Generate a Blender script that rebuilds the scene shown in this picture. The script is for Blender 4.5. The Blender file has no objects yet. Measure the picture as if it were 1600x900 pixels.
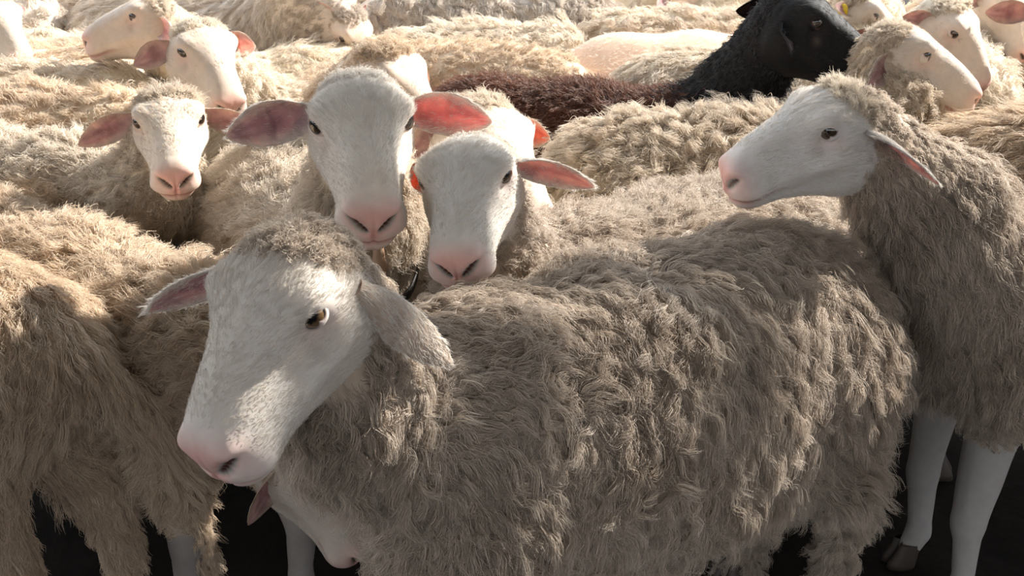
import bpy, math
import numpy as np
from mathutils import Matrix, Vector
from mathutils.kdtree import KDTree

FUR = 1.0
rng = np.random.default_rng(7)
SC = bpy.context.scene
COL = SC.collection

# ------------------------------------------------------------------ camera, sky, sun, exposure
H, PITCH, FPX = 1.30, math.radians(22.5), 1800.0
cam_d = bpy.data.cameras.new('camera'); cam = bpy.data.objects.new('camera', cam_d); COL.objects.link(cam)
cam_d.sensor_width = 36.0; cam_d.lens = FPX / 1600 * 36.0; cam_d.clip_start = 0.02; cam_d.clip_end = 200
cam.location = (0, 0, H); cam.rotation_euler = (math.pi / 2 - PITCH, 0, 0)
cam_d.dof.use_dof = True; cam_d.dof.focus_distance = 1.55; cam_d.dof.aperture_fstop = 18
SC.camera = cam
SC.view_settings.view_transform = 'Standard'; SC.view_settings.look = 'None'
SC.view_settings.gamma = 1; SC.view_settings.use_curve_mapping = False
SC.view_settings.exposure = 0.50
SC.cycles_curves.shape = 'RIBBONS'; SC.cycles_curves.subdivisions = 2
SC.cycles.max_bounces = 6; SC.cycles.diffuse_bounces = 3; SC.cycles.glossy_bounces = 2
SC.cycles.transmission_bounces = 5; SC.cycles.transparent_max_bounces = 6

wd = bpy.data.worlds.new('sky'); SC.world = wd; wd.use_nodes = True
nt = wd.node_tree; nt.nodes.clear()
wo = nt.nodes.new('ShaderNodeOutputWorld'); bg = nt.nodes.new('ShaderNodeBackground')
tc = nt.nodes.new('ShaderNodeTexCoord'); sx = nt.nodes.new('ShaderNodeSeparateXYZ')
rp = nt.nodes.new('ShaderNodeValToRGB')
nt.links.new(tc.outputs['Generated'], sx.inputs[0])
nt.links.new(sx.outputs['Z'], rp.inputs[0]); nt.links.new(rp.outputs[0], bg.inputs[0]); nt.links.new(bg.outputs[0], wo.inputs[0])
rp.color_ramp.elements[0].position = 0.0; rp.color_ramp.elements[0].color = (.02, .018, .016, 1)
rp.color_ramp.elements[1].position = 1.0; rp.color_ramp.elements[1].color = (.80, .90, 1.0, 1)
e = rp.color_ramp.elements.new(.12); e.color = (.55, .56, .58, 1)
bg.inputs['Strength'].default_value = 2.15

sun_d = bpy.data.lights.new('sun', 'SUN'); sun = bpy.data.objects.new('sun', sun_d); COL.objects.link(sun)
sun_d.energy = 8.0; sun_d.angle = math.radians(0.9); sun_d.color = (1.0, .95, .87)
SUNDIR = Vector((.69, .42, .52)).normalized()          # towards the sun: behind the flock, on the right
SHADE_Y = 1.45 + 2.3 * SUNDIR.y / SUNDIR.z  # added slats end here so their shade stops behind the front row
sun.rotation_euler = SUNDIR.to_track_quat('Z', 'Y').to_euler()

# ------------------------------------------------------------------ pixel <-> place
FW = np.array([0, math.cos(PITCH), -math.sin(PITCH)]); DN = np.array([0, -math.sin(PITCH), -math.cos(PITCH)])
def ray(px, py): return FW + np.array([(px - 800) / FPX, 0, 0]) + DN * ((py - 450) / FPX)
def atY(px, py, Y): d = ray(px, py); return np.array([0, 0, H]) + d * (Y / d[1])
def atZ(px, py, z): d = ray(px, py); return np.array([0, 0, H]) + d * ((z - H) / d[2])

# ------------------------------------------------------------------ materials
def new_mat(name):
    m = bpy.data.materials.new(name); m.use_nodes = True; m.node_tree.nodes.clear(); return m, m.node_tree
def N(nt, t, **k):
    n = nt.nodes.new(t)
    for a, v in k.items():
        if a in n.inputs.keys(): n.inputs[a].default_value = v
        else: setattr(n, a, v)
    return n
def wool_mat(name, col, dirt, gold=(.0, .0, .0), trans=.35, dirt_amt=.5, var=.42):
    """fleece strands: per-lock tone, dirt in patches, light passing through"""
    m, nt = new_mat(name); L = nt.links.new
    out = N(nt, 'ShaderNodeOutputMaterial'); hi = N(nt, 'ShaderNodeHairInfo'); tcn = N(nt, 'ShaderNodeTexCoord')
    no = N(nt, 'ShaderNodeTexNoise'); no.inputs['Scale'].default_value = 7; no.inputs['Detail'].default_value = 3
    L(tcn.outputs['Object'], no.inputs['Vector'])
    r1 = N(nt, 'ShaderNodeMapRange'); r1.inputs[1].default_value = .42; r1.inputs[2].default_value = .68; r1.inputs[3].default_value = 0; r1.inputs[4].default_value = dirt_amt
    L(no.outputs[0], r1.inputs[0])
    mx = N(nt, 'ShaderNodeMix', data_type='RGBA'); mx.inputs[6].default_value = (*col, 1); mx.inputs[7].default_value = (*dirt, 1)
    L(r1.outputs[0], mx.inputs[0])
    r2 = N(nt, 'ShaderNodeMapRange'); r2.inputs[3].default_value = 1 - var * .65; r2.inputs[4].default_value = 1 + var * .35
    L(hi.outputs['Random'], r2.inputs[0])
    vm = N(nt, 'ShaderNodeVectorMath', operation='SCALE'); L(mx.outputs[2], vm.inputs[0]); L(r2.outputs[0], vm.inputs['Scale'])
    df = N(nt, 'ShaderNodeBsdfDiffuse'); tr = N(nt, 'ShaderNodeBsdfTranslucent'); gl = N(nt, 'ShaderNodeBsdfGlossy')
    gl.inputs['Roughness'].default_value = .45
    L(vm.outputs[0], df.inputs[0]); L(vm.outputs[0], tr.inputs[0]); gl.inputs[0].default_value = (.9, .88, .85, 1)
    a = N(nt, 'ShaderNodeMixShader'); a.inputs[0].default_value = trans; L(df.outputs[0], a.inputs[1]); L(tr.outputs[0], a.inputs[2])
    b = N(nt, 'ShaderNodeMixShader'); b.inputs[0].default_value = .07; L(a.outputs[0], b.inputs[1]); L(gl.outputs[0], b.inputs[2])
    L(b.outputs[0], out.inputs[0]); return m
def skin_mat(name):
    m, nt = new_mat(name); L = nt.links.new
    out = N(nt, 'ShaderNodeOutputMaterial'); at = N(nt, 'ShaderNodeVertexColor', layer_name='tint')
    p = N(nt, 'ShaderNodeBsdfPrincipled'); p.inputs['Roughness'].default_value = .7
    p.inputs['Specular IOR Level'].default_value = .25
    p.inputs['Subsurface Weight'].default_value = .12; p.inputs['Subsurface Radius'].default_value = (.01, .005, .003); p.inputs['Subsurface Scale'].default_value = 1
    tcn = N(nt, 'ShaderNodeTexCoord'); no = N(nt, 'ShaderNodeTexNoise'); no.inputs['Scale'].default_value = 60; no.inputs['Detail'].default_value = 4
    L(tcn.outputs['Object'], no.inputs['Vector'])
    r = N(nt, 'ShaderNodeMapRange'); r.inputs[3].default_value = .86; r.inputs[4].default_value = 1.12; L(no.outputs[0], r.inputs[0])
    vm = N(nt, 'ShaderNodeVectorMath', operation='SCALE'); L(at.outputs[0], vm.inputs[0]); L(r.outputs[0], vm.inputs['Scale'])
    L(vm.outputs[0], p.inputs['Base Color'])
    bu = N(nt, 'ShaderNodeBump'); bu.inputs['Strength'].default_value = .25; bu.inputs['Distance'].default_value = .002; L(no.outputs[0], bu.inputs['Height']); L(bu.outputs[0], p.inputs['Normal'])
    L(p.outputs[0], out.inputs[0]); return m
def ear_mat(name):
    m, nt = new_mat(name); L = nt.links.new
    out = N(nt, 'ShaderNodeOutputMaterial'); at = N(nt, 'ShaderNodeVertexColor', layer_name='tint')
    df = N(nt, 'ShaderNodeBsdfDiffuse'); tr = N(nt, 'ShaderNodeBsdfTranslucent')
    no = N(nt, 'ShaderNodeTexNoise'); no.inputs['Scale'].default_value = 45; no.inputs['Detail'].default_value = 5
    tcn = N(nt, 'ShaderNodeTexCoord'); L(tcn.outputs['Object'], no.inputs['Vector'])
    r = N(nt, 'ShaderNodeMapRange'); r.inputs[1].default_value = .3; r.inputs[2].default_value = .7; r.inputs[3].default_value = .75; r.inputs[4].default_value = 1.15; L(no.outputs[0], r.inputs[0])
    vm = N(nt, 'ShaderNodeVectorMath', operation='SCALE'); L(at.outputs[0], vm.inputs[0]); L(r.outputs[0], vm.inputs['Scale']); L(vm.outputs[0], df.inputs[0])
    mu = N(nt, 'ShaderNodeMix', data_type='RGBA', blend_type='MULTIPLY'); mu.inputs[0].default_value = 1
    L(vm.outputs[0], mu.inputs[6]); mu.inputs[7].default_value = (1.05, .74, .64, 1); L(mu.outputs[2], tr.inputs[0])
    a = N(nt, 'ShaderNodeMixShader'); a.inputs[0].default_value = .33; L(df.outputs[0], a.inputs[1]); L(tr.outputs[0], a.inputs[2]); L(a.outputs[0], out.inputs[0]); return m
def plain_mat(name, col, rough=.6, spec=.5):
    m, nt = new_mat(name); out = N(nt, 'ShaderNodeOutputMaterial'); p = N(nt, 'ShaderNodeBsdfPrincipled')
    p.inputs['Base Color'].default_value = (*col, 1); p.inputs['Roughness'].default_value = rough; p.inputs['Specular IOR Level'].default_value = spec
    nt.links.new(p.outputs[0], out.inputs[0]); return m
def eye_mat(name):
    """amber eye with a horizontal slot pupil, local x = outward, y = along the slot"""
    m, nt = new_mat(name); L = nt.links.new
    out = N(nt, 'ShaderNodeOutputMaterial'); p = N(nt, 'ShaderNodeBsdfPrincipled'); p.inputs['Roughness'].default_value = .06
    at = N(nt, 'ShaderNodeVertexColor', layer_name='tint'); L(at.outputs[0], p.inputs['Base Color'])
    p.inputs['Coat Weight'].default_value = 1.0; p.inputs['Coat Roughness'].default_value = .02
    L(p.outputs[0], out.inputs[0]); return m

M_SKIN = skin_mat('short_coat'); M_EAR = ear_mat('ear_skin'); M_EYE = eye_mat('eye')
M_HOOF = plain_mat('hoof', (.06, .045, .035), .5)
M_TAG = plain_mat('yellow_plastic', (.85, .60, .03), .4)
M_WOOD = plain_mat('weathered_board', (.22, .17, .12), .8)
M_STRAP = plain_mat('dark_strap', (.03, .025, .025), .6)
WOOL = {
    'cream': wool_mat('cream_wool', (.80, .70, .58), (.60, .48, .36)),
    'white': wool_mat('white_wool', (.84, .75, .63), (.64, .52, .40)),
    'tan':   wool_mat('tan_wool', (.76, .62, .47), (.56, .42, .30)),
    'grey':  wool_mat('grey_wool', (.72, .63, .54), (.46, .37, .30), dirt_amt=.6),
    'dirty': wool_mat('dirty_wool', (.71, .61, .51), (.48, .385, .30), dirt_amt=.7, var=.6),
    'brown': wool_mat('brown_wool', (.19, .070, .036), (.05, .018, .011), trans=.3),
    'black': wool_mat('black_coat', (.012, .011, .012), (.02, .015, .013), trans=.1),
    'sandy_face': wool_mat('sandy_face_hair', (.78, .68, .57), (.68, .56, .44), trans=.25, dirt_amt=.4, var=.2),
    'darkbrown': wool_mat('dark_brown_wool', (.16, .09, .055), (.08, .045, .03)),
    'face':  wool_mat('face_hair', (.84, .79, .73), (.74, .65, .55), trans=.25, dirt_amt=.3, var=.12),
}
SKINC = {'cream': (.66, .55, .40), 'white': (.70, .62, .50), 'tan': (.60, .46, .33), 'grey': (.58, .50, .43), 'dirty': (.52, .42, .33),
         'brown': (.055, .02, .012), 'black': (.012, .011, .012), 'darkbrown': (.12, .07, .04), 'shorn': (.72, .50, .36)}

# ------------------------------------------------------------------ numeric helpers
def cr(xs, ys, x):
    """smooth interpolation of a table (cubic hermite, finite-difference tangents)"""
    xs = np.asarray(xs, float); ys = np.asarray(ys, float); m = np.gradient(ys, xs)
    i = np.clip(np.searchsorted(xs, x) - 1, 0, len(xs) - 2); h = xs[i + 1] - xs[i]; t = (x - xs[i]) / h
    return ((2*t**3 - 3*t**2 + 1) * ys[i] + (t**3 - 2*t**2 + t) * h * m[i] + (-2*t**3 + 3*t**2) * ys[i + 1] + (t**3 - t**2) * h * m[i + 1])
def smin(a, b, k):
    h = np.clip(.5 + .5 * (b - a) / k, 0, 1); return b * (1 - h) + a * h - k * h * (1 - h)
def cone(P, a, b, ra, rb, w=1.0):
    """distance to a tapering capsule, w narrows (w<1) or widens its sideways (y) section"""
    a = np.asarray(a, float); b = np.asarray(b, float); d = b - a
    h = np.clip(((P - a) @ d) / max(d @ d, 1e-9), 0, 1)
    q = P - a - h[..., None] * d; q = q * np.array([1, 1 / w, 1])
    return (np.sqrt((q * q).sum(-1)) - (ra + (rb - ra) * h)) * min(w, 1)
def surface_nets(f, lo, hi, res):
    n = np.ceil((hi - lo) / res).astype(int) + 1
    ax = [lo[i] + res * np.arange(n[i]) for i in range(3)]
    G = np.stack(np.meshgrid(*ax, indexing='ij'), -1); S = f(G)
    ins = S < 0
    nx, ny, nz = n - 1
    acc = np.zeros((nx, ny, nz, 3)); cnt = np.zeros((nx, ny, nz))
    for axis in range(3):
        s0 = [slice(None)] * 3; s1 = [slice(None)] * 3; s0[axis] = slice(0, -1); s1[axis] = slice(1, None)
        A, B = S[tuple(s0)], S[tuple(s1)]; c = (A < 0) != (B < 0)
        t = np.where(c, A / np.where(c, A - B, 1), 0)
        p = G[tuple(s0)].copy(); p[..., axis] += t * res
        o = [i for i in range(3) if i != axis]
        for d0 in (0, 1):
            for d1 in (0, 1):
                src = [slice(None)] * 3
                src[o[0]] = slice(d0, d0 + (n[o[0]] - 1)); src[o[1]] = slice(d1, d1 + (n[o[1]] - 1))
                cc = c[tuple(src)]; acc += np.where(cc[..., None], p[tuple(src)], 0); cnt += cc
    on = cnt > 0; idx = -np.ones(cnt.shape, int); idx[on] = np.arange(on.sum()); V = acc[on] / cnt[on][:, None]
    F = []
    for axis in range(3):
        s0 = [slice(None)] * 3; s1 = [slice(None)] * 3; s0[axis] = slice(0, -1); s1[axis] = slice(1, None)
        c = ins[tuple(s0)] != ins[tuple(s1)]; I = np.argwhere(c); o = [(axis + 1) % 3, (axis + 2) % 3]
        I = I[(I[:, o[0]] > 0) & (I[:, o[1]] > 0) & (I[:, o[0]] < n[o[0]] - 1) & (I[:, o[1]] < n[o[1]] - 1)]
        def g(a, b):
            J = I.copy(); J[:, o[0]] -= a; J[:, o[1]] -= b; return idx[J[:, 0], J[:, 1], J[:, 2]]
        q = np.stack([g(1, 1), g(0, 1), g(0, 0), g(1, 0)], 1)
        fl = ins[I[:, 0], I[:, 1], I[:, 2]]; q[~fl] = q[~fl][:, ::-1]; F.append(q)
    return V, np.concatenate(F)
def vnormals(V, F):
    n = np.cross(V[F[:, 2]] - V[F[:, 0]], V[F[:, 3]] - V[F[:, 1]]); vn = np.zeros_like(V)
    for k in range(4): np.add.at(vn, F[:, k], n)
    return vn / np.maximum(np.linalg.norm(vn, axis=1, keepdims=True), 1e-12)
def grid_faces(nu, nv, wrap=False, base=0):
    i, j = np.meshgrid(np.arange(nu - 1), np.arange(nv if wrap else nv - 1), indexing='ij'); j2 = (j + 1) % nv
    return (np.stack([i * nv + j, i * nv + j2, (i + 1) * nv + j2, (i + 1) * nv + j], -1).reshape(-1, 4)) + base
def gs(V, c, s):
    s = np.asarray(s, float); return np.exp(-.5 * (((V - np.asarray(c)) / s) ** 2).sum(-1))
def lerp(a, b, t): return a + (np.asarray(b) - a) * t[..., None]

class Part:
    """vertices, quads, tint per vertex, material per face, gathered into one mesh"""
    def __init__(s): s.V, s.F, s.C, s.M, s.n = [], [], [], [], 0
    def add(s, V, F, C, m=0):
        V = np.asarray(V, float); C = np.broadcast_to(np.asarray(C, float), (len(V), 3))
        s.V.append(V); s.F.append(np.asarray(F) + s.n); s.C.append(C); s.M.append(np.full(len(F), m)); s.n += len(V)
    def build(s, name, mats, parent=None):
        V = np.concatenate(s.V); F = np.concatenate(s.F); C = np.concatenate(s.C); M = np.concatenate(s.M)
        me = bpy.data.meshes.new(name); me.vertices.add(len(V)); me.vertices.foreach_set('co', V.astype('f').ravel())
        me.loops.add(F.size); me.loops.foreach_set('vertex_index', F.astype('i').ravel())
        me.polygons.add(len(F)); me.polygons.foreach_set('loop_start', np.arange(0, F.size, 4, dtype='i'))
        for m in mats: me.materials.append(m)
        me.polygons.foreach_set('material_index', M.astype('i'))
        me.polygons.foreach_set('use_smooth', np.ones(len(F), bool))
        me.update(calc_edges=True); me.validate()
        ca = me.color_attributes.new('tint', 'FLOAT_COLOR', 'POINT')
        if len(me.vertices) == len(V): ca.data.foreach_set('color', np.concatenate([C, np.ones((len(V), 1))], 1).astype('f').ravel())
        o = bpy.data.objects.new(name, me); COL.objects.link(o)
        if parent is not None: o.parent = parent
        return o

def hair_object(name, P, R, mat, parent):
    n, k = P.shape[:2]
    hc = bpy.data.hair_curves.new(name); hc.add_curves([k] * n)
    hc.attributes['position'].data.foreach_set('vector', P.astype('f').ravel())
    ra = hc.attributes.get('radius') or hc.attributes.new('radius', 'FLOAT', 'POINT')
    ra.data.foreach_set('value', np.broadcast_to(R, (n, k)).astype('f').ravel())
    hc.materials.append(mat)
    o = bpy.data.objects.new(name, hc); COL.objects.link(o); o.parent = parent; return o

def unit(v): return v / np.maximum(np.linalg.norm(v, axis=-1, keepdims=True), 1e-9)
def wob(P, sc, seed):
    """smooth vector noise"""
    r = np.random.default_rng(seed); out = np.zeros_like(P)
    for k in range(5):
        A = r.normal(size=(3, 3)) * sc * (1 + .5 * k); out += np.sin(P @ A + r.uniform(0, 6.28, 3)) / (1 + .4 * k)
    return out / 2.2
def sample(V, F, NV, w, extra, n, r):
    T = np.concatenate([F[:, [0, 1, 2]], F[:, [0, 2, 3]]])
    A = np.linalg.norm(np.cross(V[T[:, 1]] - V[T[:, 0]], V[T[:, 2]] - V[T[:, 0]]), axis=1) * w[T].mean(1)
    c = np.cumsum(A); ti = np.clip(np.searchsorted(c, r.random(n) * c[-1]), 0, len(T) - 1)
    u, v = r.random(n), r.random(n); m = u + v > 1; u[m] = 1 - u[m]; v[m] = 1 - v[m]
    B = np.stack([1 - u - v, u, v], 1)[..., None]; t = T[ti]
    return (V[t] * B).sum(1), unit((NV[t] * B).sum(1)), [(x[t][..., None] * B if x.ndim == 1 else x[t] * B).sum(1) for x in extra]
def grow(V, F, dens, ln, comb, n, L, K=7, lift=.35, grav=.6, wave=.010, wfreq=1.6, clump=.75, per=22, frizz=.004, swirl=.5, sc=9, seed=1, lvar=.3):
    """locks of hair: strand roots on the surface, gathered towards lock centres, combed, curled, sagging"""
    r = np.random.default_rng(seed); NV = vnormals(V, F); n = max(int(n * FUR), 50); m = max(n // per, 8)
    P, Nn, (l1, cb) = sample(V, F, NV, dens, [ln, comb], n, r); l1 = l1[:, 0]
    C, Cn, (cl, cc) = sample(V, F, NV, dens, [ln, comb], m, r); cl = cl[:, 0]
    kd = KDTree(m)
    for i, p in enumerate(C): kd.insert(p, i)
    kd.balance(); ci = np.array([kd.find(p)[1] for p in P])
    # path of each lock
    d = cc + swirl * wob(C, sc, seed) + .25 * swirl * r.normal(size=C.shape); d = unit(d - Cn * (d * Cn).sum(1, keepdims=True))
    d = unit(d + lift * Cn * (1 + .3 * r.normal(size=(m, 1))))
    Lm = L * cl * (1 + lvar * r.normal(size=m)).clip(.4, 1.8); st = (Lm / (K - 1))[:, None]
    side = unit(np.cross(d, Cn)); ph = r.uniform(0, 6.28, m)[:, None]; fq = (wfreq * (1 + .25 * r.normal(size=m)))[:, None]; up = Cn
    path = np.zeros((m, K, 3)); cur = C.copy(); path[:, 0] = cur; dd = d.copy()
    for j in range(1, K):
        dd = unit(dd + np.array([0, 0, -1.]) * grav * st * 12)
        bad = (dd * up).sum(1, keepdims=True); lim = .02
        dd = unit(dd - up * np.minimum(bad - lim, 0) * .9)
        cur = cur + dd * st; t = j / (K - 1)
        a = 6.283 * fq * t + ph
        path[:, j] = cur + (side * (np.sin(a) - np.sin(ph)) + up * (np.cos(a) - np.cos(ph)) * .55) * wave * t ** .6 * cl[:, None]
    off = path - path[:, :1]
    t = np.linspace(0, 1, K)[None, :, None]
    sl = (1 + .18 * r.normal(size=(n, 1, 1))).clip(.5, 1.5)
    S = P[:, None] + off[ci] * sl * (l1 / np.maximum(cl[ci], .05))[:, None, None].clip(.3, 1.5)
    tgt = path[ci] + (P - C[ci])[:, None] * .18
    S = S + (tgt - S) * (clump * t ** .8)
    S = S + r.normal(size=(n, 1, 3)) * frizz * t * l1[:, None, None] + r.normal(size=S.shape) * frizz * .35 * t
    return S
TAPER = lambda K, r0: r0 * (1 - .75 * np.linspace(0, 1, K) ** 2)

# ------------------------------------------------------------------ the head
HX = [.000, .008, .026, .052, .085, .12, .155, .19, .215, .235, .249, .257, .260]
HT = [.008, .034, .052, .064, .066, .059, .052, .044, .036, .027, .015, .000, -.020]
HB = [-.020, -.060, -.090, -.101, -.097, -.083, -.072, -.065, -.064, -.063, -.058, -.046, -.020]
HW = [.004, .036, .056, .066, .069, .060, .0505, .044, .042, .040, .036, .025, .0005]
HC = [0, 0, .0, .006, .012, .008, -.004, -.010, -.014, -.018, -.020, -.020, -.018]
def head_mesh(q, coat, pink, seed, wide=1.0, deep=1.0):
    nu, nv = int(112 * q), int(96 * q)
    s = np.linspace(0, 1, nu); x = .260 * (.5 - .5 * np.cos(np.pi * s)) ** .9 ; x[-1] = .260
    th = np.linspace(0, 2 * np.pi, nv, endpoint=False)
    T, B, W, Cc = cr(HX, HT, x) * deep, cr(HX, HB, x) * deep, np.maximum(cr(HX, HW, x), .0005) * wide, cr(HX, HC, x)
    # blunt rounded end of the muzzle
    x0 = .222; tt = np.clip((x - x0) / (.260 - x0), 0, 1); k_ = (1 - tt ** 2.7) ** (1 / 2.1); k_[-1] = .01; fr_ = x > x0
    A0 = lambda H_: float(cr(HX, H_, np.array([x0]))[0]); zm = -.016; bow = .006 * tt
    T = np.where(fr_, zm + (A0(HT) * deep * (1 - .30 * tt) - zm) * k_, T); B = np.where(fr_, zm + (A0(HB) * deep * (1 - .12 * tt) - zm) * k_, B)
    W = np.where(fr_, A0(HW) * wide * (1 - .16 * tt) * k_, W); c0 = A0(HC); Cc = np.where(fr_, c0 + (zm - c0) * tt, Cc)
    c, sn = np.cos(th), np.sin(th); e = .88
    cy = np.sign(c) * np.abs(c) ** e; cz = np.sign(sn) * np.abs(sn) ** e
    # upper part of the snout is narrower than the cheeks
    Z = np.where(sn[None] > 0, Cc[:, None] + (T - Cc)[:, None] * cz[None], Cc[:, None] + (Cc - B)[:, None] * cz[None])
    Y = W[:, None] * cy[None]
    X = np.broadcast_to(x[:, None], Z.shape)
    V = np.stack([X, Y, Z], -1).reshape(-1, 3); F = grid_faces(nu, nv, True)[:, ::-1]
    n = vnormals(V, F)
    if ((n * (V - [.1, 0, 0])).sum(1)).mean() < 0: F = F[:, ::-1]; n = -n
    D = np.zeros(len(V)); tint = np.tile(np.array(coat, float), (len(V), 1))
    lo = np.clip((-V[:, 2] - .005) / .05, 0, 1)
    for sg in (1, -1):
        D += 0.01125 * gs(V, (.088, sg * .058, .046), (.022, .02, .010))           # brow
        D += 0.00750 * gs(V, (.040, sg * .066, -.040), (.030, .02, .028))            # cheek
        D -= 0.00900 * gs(V, (.104, sg * .062, .022), (.012, .02, .012))            # socket
        D -= 0.00825 * gs(V, (.145, sg * .054, .014), (.030, .02, .018))            # hollow before the eye
        D += 0.00450 * gs(V, (.125, sg * .060, -.018), (.040, .02, .008))           # facial crest
        D -= 0.00600 * gs(V, (.130, sg * .060, -.048), (.030, .02, .014))
        D += 0.00750 * gs(V, (.226, sg * .034, -.026), (.016, .016, .012))          # upper lip pad
        D += 0.00570 * gs(V, (.243, sg * .026, .010), (.010, .010, .008))           # nostril wing
        # comma shaped nostril
        g = 0
        for cy_, cz_, r_ in [(.0100, -.0150, .0024), (.0140, -.0120, .0036), (.0190, -.0080, .0042), (.0240, -.0035, .0040), (.0285, -.0005, .0028)]:
            g = np.maximum(g, np.exp(-.5 * (((V[:, 1] - sg * cy_) / (r_ * 1.35)) ** 2 + ((V[:, 2] - cz_) / (r_ * 1.3)) ** 2)))
        g = g * np.clip((V[:, 0] - .222) / .012, 0, 1); D -= .0090 * g
        tint = lerp(tint, (.07, .025, .02), np.clip(g * 1.5 - .35, 0, 1))
    D -= .0035 * gs(V, (.256, 0, -.020), (.020, .0022, .016))                     # philtrum
    ml = np.exp(-.5 * ((V[:, 2] - (-.0365 + .02 * np.clip((.20 - V[:, 0]) / .06, 0, 1) ** 2 * -.2)) / .0026) ** 2) * np.clip((V[:, 0] - .165) / .03, 0, 1)
    D -= .0040 * ml
    D += .0030 * gs(V, (.240, 0, -.046), (.016, .03, .008))
    pk = np.clip((V[:, 0] - .208) / .030, 0, 1) * np.clip((.034 - V[:, 2]) / .02, 0, 1)
    nz = .5 + .5 * wob(V, 60, seed)[:, 0]
    tint = lerp(tint, np.array(coat) * (.84, .76, .66), np.clip(.35 * (wob(V, 28, seed + 9)[:, 1]), 0, .5)) if True else tint
    t2 = lerp(tint, pink, np.clip(pk * (.15 + .30 * nz), 0, 1))
    dark = (tint.sum(1) < np.sum(coat) * .7)[:, None]; tint = np.where(dark, tint, t2)
    pn = np.maximum(gs(V, (.247, 0, .004), (.015, .024, .013)), gs(V, (.255, 0, -.016), (.01, .012, .012)))
    tint = np.where(dark, tint, lerp(tint, np.array(pink) * [1.0, .82, .82], np.clip(pn * .9, 0, 1)))
    tint = lerp(tint, np.array(pink) * [.55, .38, .36], np.clip(ml * .8, 0, 1))
    tint = lerp(tint, np.array(pink) * [.8, .62, .6], .45 * gs(V, (.257, 0, -.022), (.02, .0022, .012)))
    for sg in (1, -1):
        tint = lerp(tint, np.array(pink) * [.95, .85, .85], .35 * gs(V, (.100, sg * .064, .020), (.018, .02, .012)))
        tint = lerp(tint, (.25, .18, .15), .35 * gs(V, (.117, sg * .062, .004), (.006, .02, .005)))   # tear stain
    V = V + n * D[:, None]
    V[:, 1] *= 1 - .14 * np.clip((-.036 - V[:, 2]) / .008, 0, 1) * np.clip((V[:, 0] - .12) / .06, 0, 1)
    return V, F, tint
def eye_basis(sg):
    o = unit(np.array([.56, sg * .76, .36])); fw = np.array([1., 0, -.12]); fw = unit(fw - o * (fw @ o)); up = np.cross(fw, o) * -sg
    if up[2] < 0: up = -up
    return o, fw, up
def lid_mesh(sg, q, open_, coat, pink):
    o, fw, up = eye_basis(sg); nu, nv = 9, int(40 * q); c = np.array([.0910, sg * .0510, .0310]); R = .0172
    ph = np.linspace(0, 2 * np.pi, nv, endpoint=False)
    a0 = .82 * np.abs(np.cos(ph)) ** 1.1 + (open_ + .10 * (np.sin(ph) > 0)) * np.abs(np.sin(ph)) ** 1.3
    V = []; C = []
    for i in range(nu):
        t = max(0, i - 1) / (nu - 2); a = a0 + (1.9 - a0) * t; r = R * (.93 if i == 0 else 1.0 + .05 * math.sin(math.pi * min(1, t * 2.2)) * (1 if t < .45 else .3))
        for k in range(nv):
            d = o * math.cos(a[k]) + (fw * math.cos(ph[k]) + up * math.sin(ph[k])) * math.sin(a[k]); V.append(c + d * r)
            C.append((.04, .025, .02) if i == 0 else lerp(np.array(coat), (.12, .07, .06), np.array(.8)) if i == 1 else lerp(np.array(coat), np.array(pink), np.array(.35)) if i == 2 else coat)
    F = grid_faces(nu, nv, True)
    return np.array(V), (F if sg > 0 else F[:, ::-1]), np.array(C)
def eyeball(parent, M, sg, q, tone):
    o, fw, up = eye_basis(sg); c = np.array([.0910, sg * .0510, .0310]); R = .0163; nu, nv = 20, 32; V = []; C = []
    for i in range(nu):
        a = .02 + 3.10 * i / (nu - 1)
        for k in range(nv):
            p = 2 * np.pi * k / nv; V.append(c + R * (1.04 if a < .7 else 1) * (o * math.cos(a) + (fw * math.cos(p) + up * math.sin(p)) * math.sin(a)))
            h, v = math.sin(a) * math.cos(p), math.sin(a) * math.sin(p)
            C.append((.006, .006, .008) if (h / .48) ** 2 + (v / .2) ** 2 < 1 else tone if a < .80 else (.03, .02, .018) if a < .9 else (.55, .45, .42))
    Pm = Part(); Pm.add(np.array(V) @ M[:3, :3].T + M[:3, 3], grid_faces(nu, nv, True), np.array(C)); ob = Pm.build('eye', [M_EYE], parent); return ob
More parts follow.
